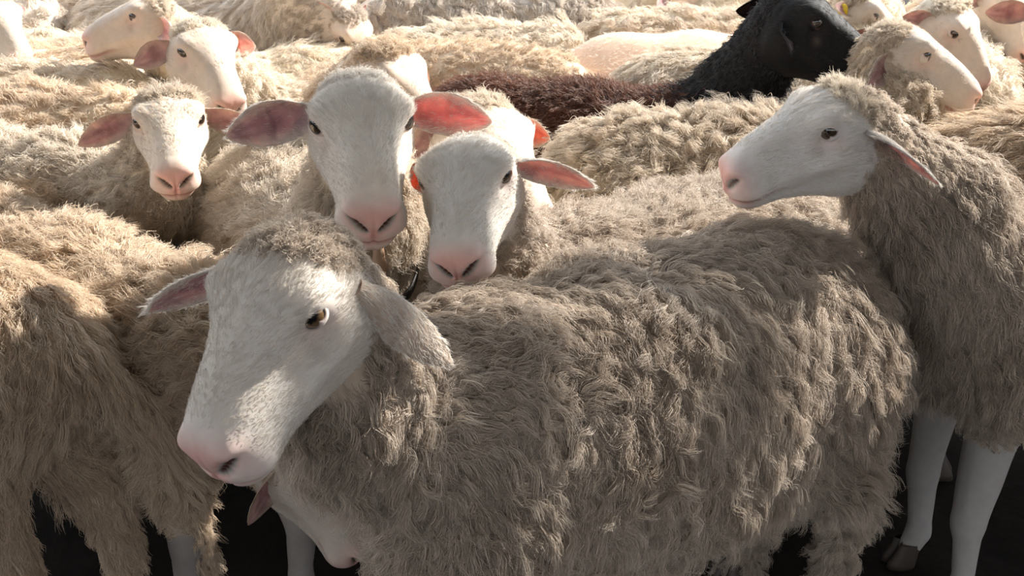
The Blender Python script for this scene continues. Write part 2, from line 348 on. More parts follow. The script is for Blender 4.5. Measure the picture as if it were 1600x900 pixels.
def ear_mesh(sg, q, L, W, droop, sweep, turn, coat, pink, notch=False, tip=0.0, curl=.3, wd=None, wf=None, Rh=None):
    """leaf shaped ear, hollow towards the front; droop downwards, sweep backwards, turn about its length"""
    nu, nv = int(34 * q) + 4, int(18 * q) + 4
    ax = np.array([-math.sin(sweep) * math.cos(droop), sg * math.cos(sweep) * math.cos(droop), -math.sin(droop)])
    fr = np.array([1., 0, 0])
    if wd is not None: ax = unit(Rh.T @ unit(np.array(wd, float))); fr = Rh.T @ np.array(wf if wf is not None else (0, -1, -.2), float); turn = 0
    fr = unit(fr - ax * (fr @ ax)); wd_ = np.cross(ax, fr) * sg
    fr, wd_ = fr * math.cos(turn) + wd_ * math.sin(turn), wd_ * math.cos(turn) - fr * math.sin(turn)
    b = np.array([.044, sg * .060, .005]); V = []; C = []
    u = np.linspace(0, 1, nu) ** .9; v = np.linspace(-1, 1, nv)
    for side in (0, 1):
        for ui in u:
            w = W * (np.interp(ui, [0, .12, .3, .5, .7, .85, .95, 1], [.50, .66, .92, 1.0, .86, .55, .27, .05]))
            cup = np.interp(ui, [0, .2, .5, 1], [1.5, 1.25, .85, .5])
            for vi in v:
                a = vi * cup; yy = w * math.sin(a) / max(math.sin(cup), .3) if cup > .8 else w * vi; zz = -w * (math.cos(a) - math.cos(cup)) * (.9 if ui < .5 else .7)
                p = b + ax * (ui * L) + wd_ * yy + fr * zz
                p = p + np.array([0, 0, -1.]) * tip * ui ** 2 * L + fr * (curl * .12 * L * ui ** 2)
                if notch and ui > .8 and abs(vi - .1) < .25: p = p - ax * (ui - .8) * L * .8
                th = .0014 * (1 - .6 * abs(vi)) * (1 if ui < .97 else .2)
                V.append(p + fr * th * (1 if side else -1))
                inner = np.clip(1 - abs(vi) ** 2.2, 0, 1) * min(1, ui / .15) * min(1, (1.03 - ui) / .12)
                bl = .5 + .5 * math.sin(9 * ui + 2.3 * vi * sg + 1.3 * math.sin(13 * ui * vi)); deepc = np.array(pink) * (.72 + .28 * bl, .58 + .42 * bl, .66 + .34 * bl)
                C.append(np.array(coat) * (1 - .92 * inner) + deepc * .92 * inner if side else coat)
    V = np.array(V); n1 = nu * nv; F0 = grid_faces(nu, nv); F1 = grid_faces(nu, nv)[:, ::-1] + n1; R = []
    for i in range(nu - 1):
        R += [[i * nv, (i + 1) * nv, (i + 1) * nv + n1, i * nv + n1], [i * nv + nv - 1, i * nv + nv - 1 + n1, (i + 1) * nv + nv - 1 + n1, (i + 1) * nv + nv - 1]]
    for j in range(nv - 1): R.append([(nu - 1) * nv + j, (nu - 1) * nv + j + 1, (nu - 1) * nv + j + 1 + n1, (nu - 1) * nv + j + n1])
    F = np.concatenate([F0, F1, np.array(R)])
    return V, (F if sg > 0 else F[:, ::-1]), np.array(C)
def head_matrix(pos, yaw, pitch, roll, s=1.0):
    a, b, r = map(math.radians, (yaw, pitch, roll))
    f = np.array([math.sin(a) * math.cos(b), -math.cos(a) * math.cos(b), -math.sin(b)])
    u = np.array([0, 0, 1.]); u = unit(u - f * (u @ f)); l = np.cross(u, f)
    u, l = u * math.cos(r) + l * math.sin(r), l * math.cos(r) - u * math.sin(r)
    M = np.eye(4); M[:3, 0], M[:3, 1], M[:3, 2] = f * s * .93, l * s, u * s; M[:3, 3] = pos - M[:3, :3] @ np.array([.09, 0, .01]); return M

# ------------------------------------------------------------------ one sheep
def sheep(label, wi, ru, head=None, top=.74, wool='cream', group=None, q=1.0, res=.016, fat=1.0, coat=None, pink=(.76, .46, .41),
          hs=1.0, eye_open=.50, eye_tone=(.055, .032, .018), ears=None, fleece=None, n=26000, neck_mid=None, tail=True, leg_off=None, neck_r=1.0,
          wide=1.0, deep=1.0, belly=0.0, tagged=None, cap=1.0, facehair=2600, caplen=.013, legcoat=None, seed=None, no_head=False, notch=False, headwool=None, rad=None, lift=0.0, legz=.27, neckwool=None, hairy=0.0, tailspec=None):
    """wi, ru: ground x,y below withers and rump; head: dict(pos, yaw, pitch, roll)"""
    coat = coat or ((.74, .65, .55) if q >= 1 else (.66, .55, .46))
    seed = seed or (abs(hash(label)) if False else sum(map(ord, label)) * 7 % 9973)
    wi, ru = np.array(wi, float), np.array(ru, float); d = wi - ru; dist = np.linalg.norm(d); ang = math.atan2(d[1], d[0])
    s = (top - lift) / .735; lx = dist / .57; mid = (wi * .30 + ru * .27) / .57
    ca, sa = math.cos(ang), math.sin(ang); R = np.array([[ca, -sa, 0], [sa, ca, 0], [0, 0, 1.]]); O = np.array([mid[0], mid[1], 0])
    def loc(p): return R.T @ (np.asarray(p, float) - O)
    def zl(z): return z * s + lift * min(max((z - .2) / .2, 0), 1)
    def J(x, y, z): return np.array([x * lx, y * s * fat, zl(z)])
    prim = []
    w = .94 * fat
    prim += [(J(-.24, 0, .548), J(0, 0, .53), .148 * s, .172 * s, w, .06), (J(0, 0, .53), J(.22, 0, .545), .172 * s, .155 * s, w, .06),
             (J(-.30, 0, .565), J(-.20, 0, .57), .122 * s, .13 * s, 1.0 * fat, .06), (J(.24, 0, .60), J(.30, 0, .57), .095 * s, .10 * s, 1.0, .06),
             (J(.27, 0, .50), J(.30, 0, .45), .115 * s, .095 * s, 1.0, .05)]
    if belly: prim.append((J(-.12, 0, .47), J(.12, 0, .46), (.165 + belly) * s, (.16 + belly) * s, w * 1.02, .06))
    lo_ = leg_off or {}
    for sg, nm in ((1, 'l'), (-1, 'r')):
        fx, fy = lo_.get('f' + nm, (0, 0)); hx, hy = lo_.get('h' + nm, (0, 0))
        g = lambda x, y, z, ox=0, oy=0: np.array([x * lx + ox, sg * y * s + oy, zl(z)])
        prim += [(g(.27, .085, .48), g(.27, .095, .38), .085 * s, .058 * s, 1, .04), (g(.27, .095, .38), g(.285, .09, .21, fx, fy), .050 * s, .031 * s, 1, .02),
                 (g(.285, .09, .21, fx, fy), g(.275, .088, .075, fx, fy), .029 * s, .021 * s, 1, .012), (g(.275, .088, .075, fx, fy), g(.292, .088, .035, fx, fy), .025 * s, .023 * s, 1, .01),
                 (g(-.27, .075, .52), g(-.27, .10, .38), .118 * s, .080 * s, 1, .05), (g(-.27, .10, .38), g(-.375, .095, .235, hx, hy), .070 * s, .033 * s, 1, .03),
                 (g(-.375, .095, .235, hx, hy), g(-.350, .093, .08, hx, hy), .030 * s, .022 * s, 1, .012), (g(-.350, .093, .08, hx, hy), g(-.333, .093, .035, hx, hy), .025 * s, .024 * s, 1, .01)]
    ts = tailspec or ((-.40, 0, .60), (-.45, 0, .50), (-.455, 0, .36))
    if tail:
        prim += [(J(*ts[0]), J(*ts[1]), .040 * s, .036 * s, 1, .03), (J(*ts[1]), J(*ts[2]), .036 * s, .018 * s, 1, .02)]
    Mh = None
    if head is not None:
        Mw = head_matrix(np.asarray(head['pos'], float), head['yaw'], head['pitch'], head.get('roll', 0), hs)
        Mh = np.eye(4); Mh[:3, :3] = R.T @ Mw[:3, :3]; Mh[:3, 3] = loc(Mw[:3, 3])
        hp = lambda x, y, z: Mh[:3, :3] @ np.array([x, y, z]) + Mh[:3, 3]
        nb, nt_ = J(.28, 0, .58), hp(.035, 0, .002)
        m_ = loc(neck_mid) if neck_mid is not None else nb * .45 + nt_ * .55 + np.array([.02, 0, -.01])
        kr = neck_r
        prim += [(nb, m_, .118 * s * kr, .088 * kr * s, 1, .05), (m_, nt_, .088 * kr * s, .052 * hs, 1, .03),
                 (J(.27, 0, .53), m_ * .6 + hp(.04, 0, -.03) * .4 + np.array([.02, 0, -.03]), .105 * s, .068 * s * kr, 1, .05), (m_, hp(.045, 0, -.030), .075 * s * kr, .048 * hs, 1, .03)]
    neckprims = prim[-4:] if head is not None else []
    def f(P):
        D = None
        for a, b, ra, rb, w_, k in prim:
            dd = cone(P, a, b, ra, rb, w_); D = dd if D is None else smin(D, dd, k)
        D = D + .004 * np.sin(P[..., 0] * 23 + seed) * np.sin(P[..., 1] * 19 + 1) * np.sin(P[..., 2] * 21 + 2)
        return D
    pts = np.concatenate([[p[0] - p[2], p[0] + p[2], p[1] - p[3], p[1] + p[3]] for p in prim]); lo, hi = pts.min(0) - .06, pts.max(0) + .06
    lo[2] = max(lo[2], -.01)
    V, F = surface_nets(f, lo, hi, res)
    nv0 = len(V)
    sk = np.array(SKINC['shorn' if fleece == 'shorn' else wool])
    lc = np.array(legcoat if legcoat else coat) * .93
    legw = np.clip((np.where(V[:, 0] > .12 * lx, legz, .27) * s + .03 - V[:, 2]) / .06, 0, 1)
    C = lerp(np.tile(sk, (len(V), 1)), lc, legw)
    if neckwool and head is not None:
        C = lerp(C, SKINC[neckwool[0]], np.clip((neckwool[1] + .04 - np.linalg.norm(V - Mh[:3, 3], axis=1)) / .08, 0, 1))
    body = Part(); body.add(V, F, C)
    # cloven hooves
    for sg, nm in ((1, 'l'), (-1, 'r')):
        for bx, by, key in ((.297, .088, 'f'), (-.328, .093, 'h')):
            ox, oy = lo_.get(key + nm, (0, 0))
            for tsd in (-1, 1):
                a = np.linspace(0, 2 * np.pi, 14, endpoint=False); rings = []
                for z, r_, sh in ((0.0, .001, .012), (0.0, .020, .012), (.012, .020, .010), (.034, .0165, .002), (.055, .015, -.004)):
                    rings.append(np.stack([np.cos(a) * r_ * 1.5 + sh, np.sin(a) * r_ * .72 + tsd * .0135, np.full(14, z)], 1))
                hv = np.concatenate(rings) * s + np.array([bx * lx + ox, sg * by * s + oy, 0])
                body.add(hv, grid_faces(5, 14, True), (.06, .045, .035), 2)
    # head, ears, lids
    strands = []
    if head is not None and not no_head:
        T = lambda v: v @ Mh[:3, :3].T + Mh[:3, 3]
        hv, hf, ht = head_mesh(q, coat, pink, seed, wide, deep); body.add(T(hv), hf, ht)
        ears_ = []
        ed = dict(L=.135, W=.031, droop=.15, sweep=.25, turn=-.85, tip=.15, curl=.3)
        for sg, key in ((1, 'l'), (-1, 'r')):
            e_ = dict(ed); e_.update((ears or {}).get('both', {})); e_.update((ears or {}).get(key, {})); cc_ = e_.pop('coat', np.array(coat) * .92); pk_ = e_.pop('pink', np.array([.62, .42, .40]))
            ev, ef, ec = ear_mesh(sg, q, e_['L'], e_['W'], e_['droop'], e_['sweep'], e_['turn'], cc_, pk_, e_.get('notch', False), e_['tip'], e_['curl'], e_.get('wd'), e_.get('wf'), unit(Mw[:3, :3].T).T)
            body.add(T(ev), ef, ec, 1)
            ears_.append((ev, ef))
            if tagged and key in tagged:
                tagged[key + 'pos'] = T(ev[:len(ev) // 2].reshape(-1, 3)[int(len(ev) * .5 * .45)])
            lv, lf, lcx = lid_mesh(sg, q, eye_open if not isinstance(eye_open, dict) else eye_open[key], coat, pink); body.add(T(lv), lf, lcx)
    ob = body.build('sheep', [M_SKIN, M_EAR, M_HOOF])
    ob.location = O; ob.rotation_euler = (0, 0, ang)
    ob['label'] = label; ob['category'] = 'sheep'
    if group: ob['group'] = group
    if head is not None and not no_head:
        for sg in (1, -1): eyeball(ob, Mh, sg, q, eye_tone)
        if tagged:
            for key in ('l', 'r'):
                if key in tagged:
                    p = tagged[key + 'pos']; tv = []; nz_ = R.T @ np.array([0, -1., 0]); rt = R.T @ np.array([1., 0, 0]); upv = np.array([0, 0, 1.])
                    sh = [(-.5, .1), (-.2, .5), (.2, .5), (.5, .1), (.55, -1.1), (-.55, -1.1)]
                    Pm = Part(); k_ = .017
                    fr_ = [p + nz_ * .006 + rt * a * k_ * 1.3 + upv * b * k_ for a, b in sh]; bk_ = [x - nz_ * .003 for x in fr_]
                    fs = [[0, 1, 2, 3], [0, 3, 4, 5], [9, 8, 7, 6], [11, 10, 9, 6]] + [[i, i + 6, (i + 1) % 6 + 6, (i + 1) % 6] for i in range(6)]
                    Pm.add(np.array(fr_ + bk_), np.array(fs), (1, 1, 1)); t_ = Pm.build('ear_tag', [M_TAG], ob); t_['label'] = 'yellow plastic ear tag'
    # ---------------- fleece
    if FUR <= 0: return ob
    NVb = vnormals(V, F)
    camL = loc((0, 0, H)); vis = (NVb * unit(camL - V)).sum(1)
    near_head = np.zeros(len(V))
    if head is not None and not no_head:
        hc_ = Mh[:3, 3] + Mh[:3, :3] @ np.array([.08, 0, 0]); 
        loc_h = (V - Mh[:3, 3]) @ Mh[:3, :3] / hs ** 2
        lx_ = np.clip(loc_h[:, 0], .001, .259); near_head = (loc_h[:, 0] > .03) * (loc_h[:, 0] < .2) * (np.abs(loc_h[:, 1]) < cr(HX, HW, lx_) * .78) * (loc_h[:, 2] > cr(HX, HB, lx_) * .80) * (loc_h[:, 2] < cr(HX, HT, lx_))
    dens = np.clip(.25 + vis * 2.2, .12, 1) * (hairy + (1 - hairy) * np.clip((V[:, 2] - np.where(V[:, 0] > .12 * lx, legz, min(legz, .27)) * s + .02) / .03, 0, 1)) * (1 - near_head)
    front_ = V[:, 0] > .12 * lx; lg = np.clip((V[:, 2] - np.where(front_, legz, min(legz, .27)) * s) / (.10 * s), 0, 1)
    ln = .22 + .5 * hairy + (.78 - .5 * hairy) * lg
    if head is not None:
        dn = np.linalg.norm(V - (Mh[:3, 3]), axis=1); ln = ln * np.clip(.35 + (dn - .05) / .22, .35, 1)
    comb = np.stack([-.75 + 0 * V[:, 0], .0 * V[:, 0], -.75 * np.ones(len(V))], 1); comb[:, 1] = np.sign(V[:, 1]) * .1
    fp = dict(L=.040, K=6, lift=.45, grav=.5, wave=.007, wfreq=1.5, clump=.78, per=18, frizz=.005, swirl=.55)
    if isinstance(fleece, dict): fp.update(fleece)
    r0 = rad or .00042 + .00016 * max(0, np.linalg.norm(mid) - 1.5)
    if fleece == 'shorn':
        fp = dict(L=.008, K=3, lift=.5, grav=.2, wave=0, wfreq=1, clump=.3, per=8, frizz=.002, swirl=.3)
        S = grow(V, F, dens, np.ones(len(V)), comb, n // 2, seed=seed, **fp)
        hair_object('fleece', S, TAPER(3, .0004), WOOL['face'], ob); return ob
    nn = n; P_ = dict(fp)
    S = grow(V, F, dens, ln, comb, nn, seed=seed, **P_)
    if neckwool and head is not None:
        nk = np.linalg.norm(S[:, 0] - Mh[:3, 3], axis=1) < neckwool[1] + .03 * rng.normal(size=len(S))
        hair_object('neck_fleece', S[nk], TAPER(S.shape[1], r0), WOOL[neckwool[0]], ob); S = S[~nk]
    hair_object('fleece', S, TAPER(S.shape[1], r0), WOOL[wool], ob)
    # wool cap on the poll and short hair over the face
    if head is not None and not no_head:
        hn = vnormals(hv, hf); hw = WOOL[headwool or wool]
        cw = np.clip((.066 * cap - hv[:, 0] + .25 * (hv[:, 2] - .05)) / .03, 0, 1) * np.clip((hv[:, 2] + .0 + (.02 - hv[:, 0]) * 1.2) / .03, 0, 1) * cap
        for sg in (1, -1): cw *= 1 - np.clip(1.4 * gs(hv, (.090, sg * .064, .03), (.020, .02, .020)), 0, 1)
        cb = np.tile(np.array([-.3, 0, .2]), (len(hv), 1)); cb[:, 1] = np.sign(hv[:, 1]) * .3
        if cap > 0:
            S = grow(hv, hf, cw + 1e-9, .4 + .6 * cw, cb, 3600 * q * (1.6 if facehair > 3000 else 1), L=caplen, K=6, lift=.6, grav=.1, wave=.0045, wfreq=1.6, clump=.6, per=14, frizz=.004, swirl=1.0, sc=30, seed=seed + 3)
            hair_object('wool_cap', T(S.reshape(-1, 3)).reshape(S.shape), TAPER(6, r0 * .8), hw, ob)
        if facehair:
            fw_ = (1 - .6 * cw) * np.clip((.236 - hv[:, 0]) / .03, .0, 1)
            for sg in (1, -1): fw_ *= 1 - np.clip(1.6 * gs(hv, (.091, sg * .066, .029), (.013, .02, .010)), 0, 1)
            cb = np.tile(np.array([-1., 0, -.15]), (len(hv), 1)); cb[:, 1] = np.sign(hv[:, 1]) * .35
            S = grow(hv, hf, fw_ + 1e-9, .55 + .6 * np.clip((.15 - hv[:, 0]) / .1, 0, 1), cb, facehair, L=.010, K=4, lift=.10, grav=.1, wave=.0006, wfreq=1, clump=.35, per=8, frizz=.0012, swirl=.25, sc=25, seed=seed + 5)
            if facehair > 3000:
                SS = [S]
                for ev, ef in ears_:
                    h_ = len(ev) // 2; we = np.ones(len(ev)); nvv = int(18 * q) + 4; vv = np.abs(np.tile(np.linspace(-1, 1, nvv), h_ // nvv)); we[h_:] = np.clip((vv - .55) / .3, .04, 1)
                    ax_ = unit(ev[h_ - nvv // 2 - 1] - ev[nvv // 2]); dd_ = np.tile(ax_, (len(ev), 1))
                    SS.append(grow(ev, ef, we, np.ones(len(ev)), dd_, facehair * .12, L=.008, K=4, lift=.12, grav=.1, wave=.0006, wfreq=1, clump=.35, per=8, frizz=.0012, swirl=.25, sc=25, seed=seed + 8))
                S = np.concatenate(SS)
            hair_object('face_hair', T(S.reshape(-1, 3)).reshape(S.shape), TAPER(4, .00020), WOOL['black' if wool in ('brown', 'black') else 'face' if q >= 1.4 else 'sandy_face'], ob)
    return ob

# ------------------------------------------------------------------ floor
def floor():
    m, nt = new_mat('trodden_floor'); L = nt.links.new
    out = N(nt, 'ShaderNodeOutputMaterial'); p = N(nt, 'ShaderNodeBsdfPrincipled'); tcn = N(nt, 'ShaderNodeTexCoord')
    no = N(nt, 'ShaderNodeTexNoise'); no.inputs['Scale'].default_value = 9; no.inputs['Detail'].default_value = 8; L(tcn.outputs['Object'], no.inputs['Vector'])
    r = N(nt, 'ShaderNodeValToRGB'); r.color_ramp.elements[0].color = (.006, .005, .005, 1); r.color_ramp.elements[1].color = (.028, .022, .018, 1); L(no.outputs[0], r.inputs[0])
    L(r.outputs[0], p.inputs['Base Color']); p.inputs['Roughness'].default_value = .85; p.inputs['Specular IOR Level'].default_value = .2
    bu = N(nt, 'ShaderNodeBump'); bu.inputs['Strength'].default_value = .6; bu.inputs['Distance'].default_value = .02; L(no.outputs[0], bu.inputs['Height']); L(bu.outputs[0], p.inputs['Normal']); L(p.outputs[0], out.inputs[0])
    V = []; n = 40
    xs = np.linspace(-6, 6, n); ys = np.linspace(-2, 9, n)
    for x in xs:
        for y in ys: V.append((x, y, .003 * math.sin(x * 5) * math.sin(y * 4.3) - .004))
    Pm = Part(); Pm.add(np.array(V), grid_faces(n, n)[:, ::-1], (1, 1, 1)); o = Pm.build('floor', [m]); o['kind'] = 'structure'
floor()

# ------------------------------------------------------------------ unseen slatted cover, added to shade and dapple the front sheep
def box(Pm, x0, x1, y0, y1, z0, z1):
    v = np.array([(x, y, z) for x in (x0, x1) for y in (y0, y1) for z in (z0, z1)])
    Pm.add(v, np.array([[0, 1, 3, 2], [4, 6, 7, 5], [0, 4, 5, 1], [2, 3, 7, 6], [0, 2, 6, 4], [1, 5, 7, 3]]), (1, 1, 1))
def shade_roof():
    Pm = Part(); y = SHADE_Y
    r = np.random.default_rng(3)
    while y > -5:
        w_ = r.uniform(.08, .12) if y > SHADE_Y - .9 else r.uniform(.13, .2); box(Pm, -5, 8, y - w_, y, 3.0, 3.025); y -= w_ + r.uniform(.7, 1.3) * (.10 if y > SHADE_Y - .45 else .06 if y > SHADE_Y - .9 else .008)
    for x in (-4.8, -2, 1.5, 4.5, 7.8): box(Pm, x - .05, x + .05, -5, SHADE_Y, 3.03, 3.15)
    o = Pm.build('shade_roof', [M_WOOD]); o['kind'] = 'structure'
    for x in (-4.8, 7.8):
        for yy in (-4.8,):
            Pm = Part(); box(Pm, x - .08, x + .08, yy - .08, yy + .08, 0, 3.0); o = Pm.build('shade_roof_post', [M_WOOD]); o['kind'] = 'structure'  # posts are added too, only to stand under the slats
shade_roof()

# ------------------------------------------------------------------ the flock
def hd(px, py, Y, yaw, pitch, roll=0): return dict(pos=atY(px, py, Y), yaw=yaw, pitch=pitch, roll=roll)

G_L, G_M = dict(L=.034, lift=.5), dict(L=.045, lift=.4)
# 1 the large sheep standing across the front
sheep('large shaggy cream sheep standing across the front, head turned to the left', (-.07, 1.31), (.43, 1.64), hd(440, 492, 1.10, -30, 37, -5),
      top=.75, wool='dirty', hairy=1, q=1.6, res=.010, belly=.02, fat=1.05, n=170000, facehair=34000, coat=(.80, .75, .69), hs=1.11, cap=.9, eye_open=.36, eye_tone=(.16, .095, .045), caplen=.012, rad=.00042,
      ears=dict(l=dict(L=.125, W=.0245, wd=(.70, .30, -.72), wf=(.3, .6, -.7), coat=(.70, .59, .48)), r=dict(L=.138, W=.024, wd=(-1, .05, -.25), wf=(-.2, -.75, -.65), pink=(.55, .42, .45))), legcoat=(.45, .36, .28), neck_mid=(-.17, 1.21, .66),
      fleece=dict(L=.060, K=9, lift=.30, grav=.9, wave=.0075, wfreq=1.9, clump=.9, per=30, frizz=.004, swirl=.95))
# 2 seen from behind at the left edge
sheep('golden tan sheep seen from behind at the bottom left corner, hind legs apart', (-1.1, 1.78), (-0.72, 1.5), None, top=.71, wool='tan', hairy=1, res=.012, n=80000, lift=.05, tailspec=((-.40, -.02, .60), (-.47, -.17, .40), (-.42, -.22, .12)), fat=1.08,
      fleece=dict(L=.042, K=7, lift=.3, grav=.9, wave=.004, wfreq=1.2, clump=.75, per=22, frizz=.004, swirl=.4))
# 3 beside it, with lowered head
sheep('tan sheep with its head lowered under the chin of the large front sheep', (-0.5, 1.66), (-1.08, 2.08), hd(500, 742, 1.47, 60, 52, 10), top=.66, legcoat=(.30, .27, .25), hs=.9, coat=(.50, .43, .37), leg_off=dict(fl=(.10, 0)), wool='tan', res=.012, n=60000, neck_mid=(-.36, 1.56, .46),
      ears=dict(r=dict(L=.10, W=.03, wd=(-.5, -.3, -.85), wf=(.5, -.3, 0), coat=(.55, .44, .34)), l=dict(wd=(.3, 1, -.3))), fleece=dict(L=.045, K=7, lift=.45, grav=.5, wave=.008, wfreq=1.6))
# 4 left, facing us
sheep('cream sheep at the left facing forward, wool cap, one mauve ear spread', (-.88, 2.27), (-1.42, 2.36), hd(266, 200, 2.10, 16, 22, 0), hs=.95, top=.71, wool='cream', res=.013, n=55000, facehair=9000, headwool='cream', caplen=.017, q=1.2, cap=1.2, neck_mid=(-.72, 2.15, .60),
      fleece=G_L, ears=dict(both=dict(L=.135, W=.03), r=dict(wd=(-1, .1, -.28), pink=(.52, .36, .36)), l=dict(wd=(1, .3, -.3))))
# 5 centre, big long face
sheep('cream sheep with the longest face, staring straight ahead from the centre', (-0.33, 1.93), (-0.47, 2.26), hd(566, 208, 1.62, 11, 27, 0), top=.73, wool='cream', res=.012, n=46000, headwool='face', caplen=.010, coat=(.80, .74, .66), facehair=24000, q=1.5, neck_mid=(-.25, 1.78, .68),
      hs=1.10, deep=1.12, wide=.95, cap=.7, fleece=G_L, ears=dict(r=dict(L=.125, W=.034, wd=(-1, .15, -.12), wf=(0, -1, -.25), pink=(.42, .30, .35)), l=dict(L=.12, W=.032, wd=(1, .15, -.02), wf=(0, -1, -.1), pink=(.95, .26, .25))))  # left ear's strong red is sunlight shining through, painted into its colour
# 6 right of it
sheep('grey-white sheep tilting its head, between the long-faced sheep and its own long back', (.09, 1.75), (.50, 2.02), hd(731, 293, 1.57, -6, 23, -8), top=.72, wool='grey', res=.012, n=75000, facehair=22000, headwool='face', caplen=.009, q=1.5, neck_mid=(-.01, 1.68, .62),
      cap=.35, deep=1.08, coat=(.74, .71, .66), fleece=dict(L=.024, lift=.6, wave=.005), ears=dict(r=dict(L=.07, W=.026, wd=(-.5, .8, -.35), wf=(-.2, -1, 0), pink=(.98, .22, .12), coat=(.95, .35, .2)), l=dict(L=.12, W=.029, wd=(1, .15, -.14), wf=(0, -.8, -.6), pink=(.85, .42, .38))), tagged={'r': 1})  # right ear red front and back: backlit glow painted in
# 7 head behind it
sheep('cream sheep peering round with glowing red ears behind the grey-white sheep', (-0.1, 2.08), (-0.17, 2.42), hd(768, 228, 1.92, 36, 32, 14), hs=1.1, top=.62, wool='cream', res=.016, n=9000, q=1.1, facehair=5000, neck_mid=(-.02, 2.05, .62),
      ears=dict(l=dict(wd=(1, -.2, .0), wf=(0, -1, -.2), notch=True, L=.085, W=.028, pink=(.98, .22, .14)), r=dict(wd=(-.7, .5, -.5), L=.09)))  # red of the left ear is painted-in backlight
# 8 behind, walking right
sheep('curly cream sheep whose drowsy grey head points right beside the black sheep', (0.68, 2.38), (0.2, 2.28), hd(1422, 92, 2.42, 84, 25, 0), cap=.8, hs=1.1, top=.75, wool='cream', res=.013, n=70000, q=1.1, facehair=6000, neck_mid=(.80, 2.42, .74), eye_open=.15,
      coat=(.60, .53, .46), fleece=dict(L=.042, lift=.5, wave=.011, wfreq=1.9, per=26, swirl=1.0), ears=dict(both=dict(L=.09, W=.028), r=dict(L=.08, W=.026, wd=(-.65, -.5, -.4), wf=(.3, -1, .2), pink=(.45, .30, .28)), l=dict(wd=(-.5, .7, .1))))
# 9 right, white profile
sheep('white-faced sheep at the right in full profile, looking left with a calm open eye', (.77, 1.72), (1.35, 1.80), hd(1278, 205, 1.66, -80, 20, 4), top=.74, wool='dirty', res=.011, n=110000, facehair=24000, headwool='white', caplen=.015, q=1.5, neck_mid=(.66, 1.70, .74),
      coat=(.78, .76, .74), cap=1.0, fleece=dict(L=.055, K=8, lift=.35, grav=.7, wave=.007, wfreq=1.7, clump=.85, per=24, swirl=.6), lift=.07, legz=.42, legcoat=(.44, .42, .40), ears=dict(l=dict(L=.12, W=.026, wd=(.88, -.3, -.33), wf=(-.1, -.45, -.9), pink=(.80, .45, .42)), r=dict(wd=(.5, .9, .1))))
# 10 behind it
sheep('shaggy sheep with long wind-swept locks behind the white-faced profile', (1.42, 2.06), (.94, 2.20), None, top=.785, wool='tan', res=.013, n=60000,
      fleece=dict(L=.070, K=8, lift=.35, grav=.4, wave=.007, wfreq=1.3, clump=.85, per=26, swirl=.5))
# 11 the black one
sheep('the only black sheep, brown-backed, head raised to the right', (0.4, 2.64), (-0.12, 2.77), hd(1262, 42, 2.52, 76, 27, 0), hs=1.15, neckwool=('black', .27), neck_r=.9, top=.73, wool='brown', res=.013, n=40000, q=1.1, facehair=6000, cap=.0, neck_mid=(.52, 2.60, .73),
      coat=(.010, .010, .011), pink=(.02, .015, .016), eye_tone=(.012, .008, .006), fleece=dict(L=.018, K=4, lift=.6, wave=.002, per=10), ears=dict(both=dict(L=.10, W=.026, pink=(.03, .02, .02)), l=dict(wd=(-.9, .4, .15)), r=dict(wd=(.15, -.75, -.6), wf=(.6, -.2, .5), pink=(.35, .30, .29), L=.06, W=.022)))
# 12-.. the rows behind
sheep('smaller cream sheep with a coral ear, between left-pointing profile and mauve-eared sheep', (-0.68, 2.85), (-0.54, 2.6), hd(322, 88, 2.50, 36, 32, 4), hs=1.0, top=.73, wool='white', n=22000, q=.9, neck_mid=(-.66, 2.62, .70),
      fleece=G_L, ears=dict(both=dict(L=.085, W=.03), l=dict(droop=.1, sweep=.1, pink=(.95, .38, .28)), r=dict(droop=.5, sweep=.1)))  # coral on the left ear paints sun passing through it
sheep('cream sheep with its head in profile to the left at the upper left', (-0.8, 3.2), (-0.38, 3.45), hd(222, 32, 2.92, -82, 14, 0), top=.70, wool='cream', n=9000, q=.9, neck_mid=(-.86, 3.03, .72),
      ears=dict(both=dict(L=.075, W=.030), l=dict(droop=.6, sweep=.6, coat=(.9, .88, .85))))
sheep('cream sheep looking away to the right behind the long-faced sheep', (-0.34, 2.62), (-0.42, 2.98), hd(618, 128, 2.25, 62, 45, 0), top=.74, wool='tan', n=16000, q=.9, neck_mid=(-.35, 2.48, .70),
      cap=1.3, ears=dict(both=dict(L=.085, W=.028), l=dict(wd=(.85, .1, -.5), wf=(0, -1, 0), pink=(.95, .40, .32)), r=dict(wd=(-.3, -.3, -.8), L=.05)))  # left ear's colour tinted to look lit from behind
sheep('tan back sloping down at its right end, behind the rump of the black sheep', (-0.36, 3.15), (0.1, 3.02), None, top=.75, wool='tan', n=18000, fleece=dict(L=.022, lift=.6, wave=.004))
sheep('tall grey sheep hanging its head, an ear dangling, at the top left of centre', (-0.78, 3.7), (-1.3, 3.85), hd(545, 55, 3.42, 60, 75, 0), top=.82, wool='grey', n=18000, q=.8, neck_mid=(-.60, 3.47, .80),
      fleece=dict(L=.035, lift=.3, wave=.003), ears=dict(both=dict(L=.09, W=.034), r=dict(droop=.2, sweep=1.2)))
sheep('tall grey sheep with deep wavy locks along the top edge at centre', (-.38, 3.72), (.22, 3.72), None, top=.83, wool='grey', n=22000, fleece=dict(L=.06, K=7, lift=.3, wave=.012, wfreq=1.8, clump=.9, per=30))
sheep('pale curly back at top centre, left of the shorn rump', (0.14, 3.42), (-0.28, 3.42), None, top=.745, wool='white', n=16000, fleece=dict(L=.04, wave=.010, lift=.5))
sheep('rough curly back just above the shorn rump', (0.72, 3.52), (0.3, 3.5), None, top=.77, wool='cream', n=14000, fleece=dict(L=.045, wave=.011, lift=.5))
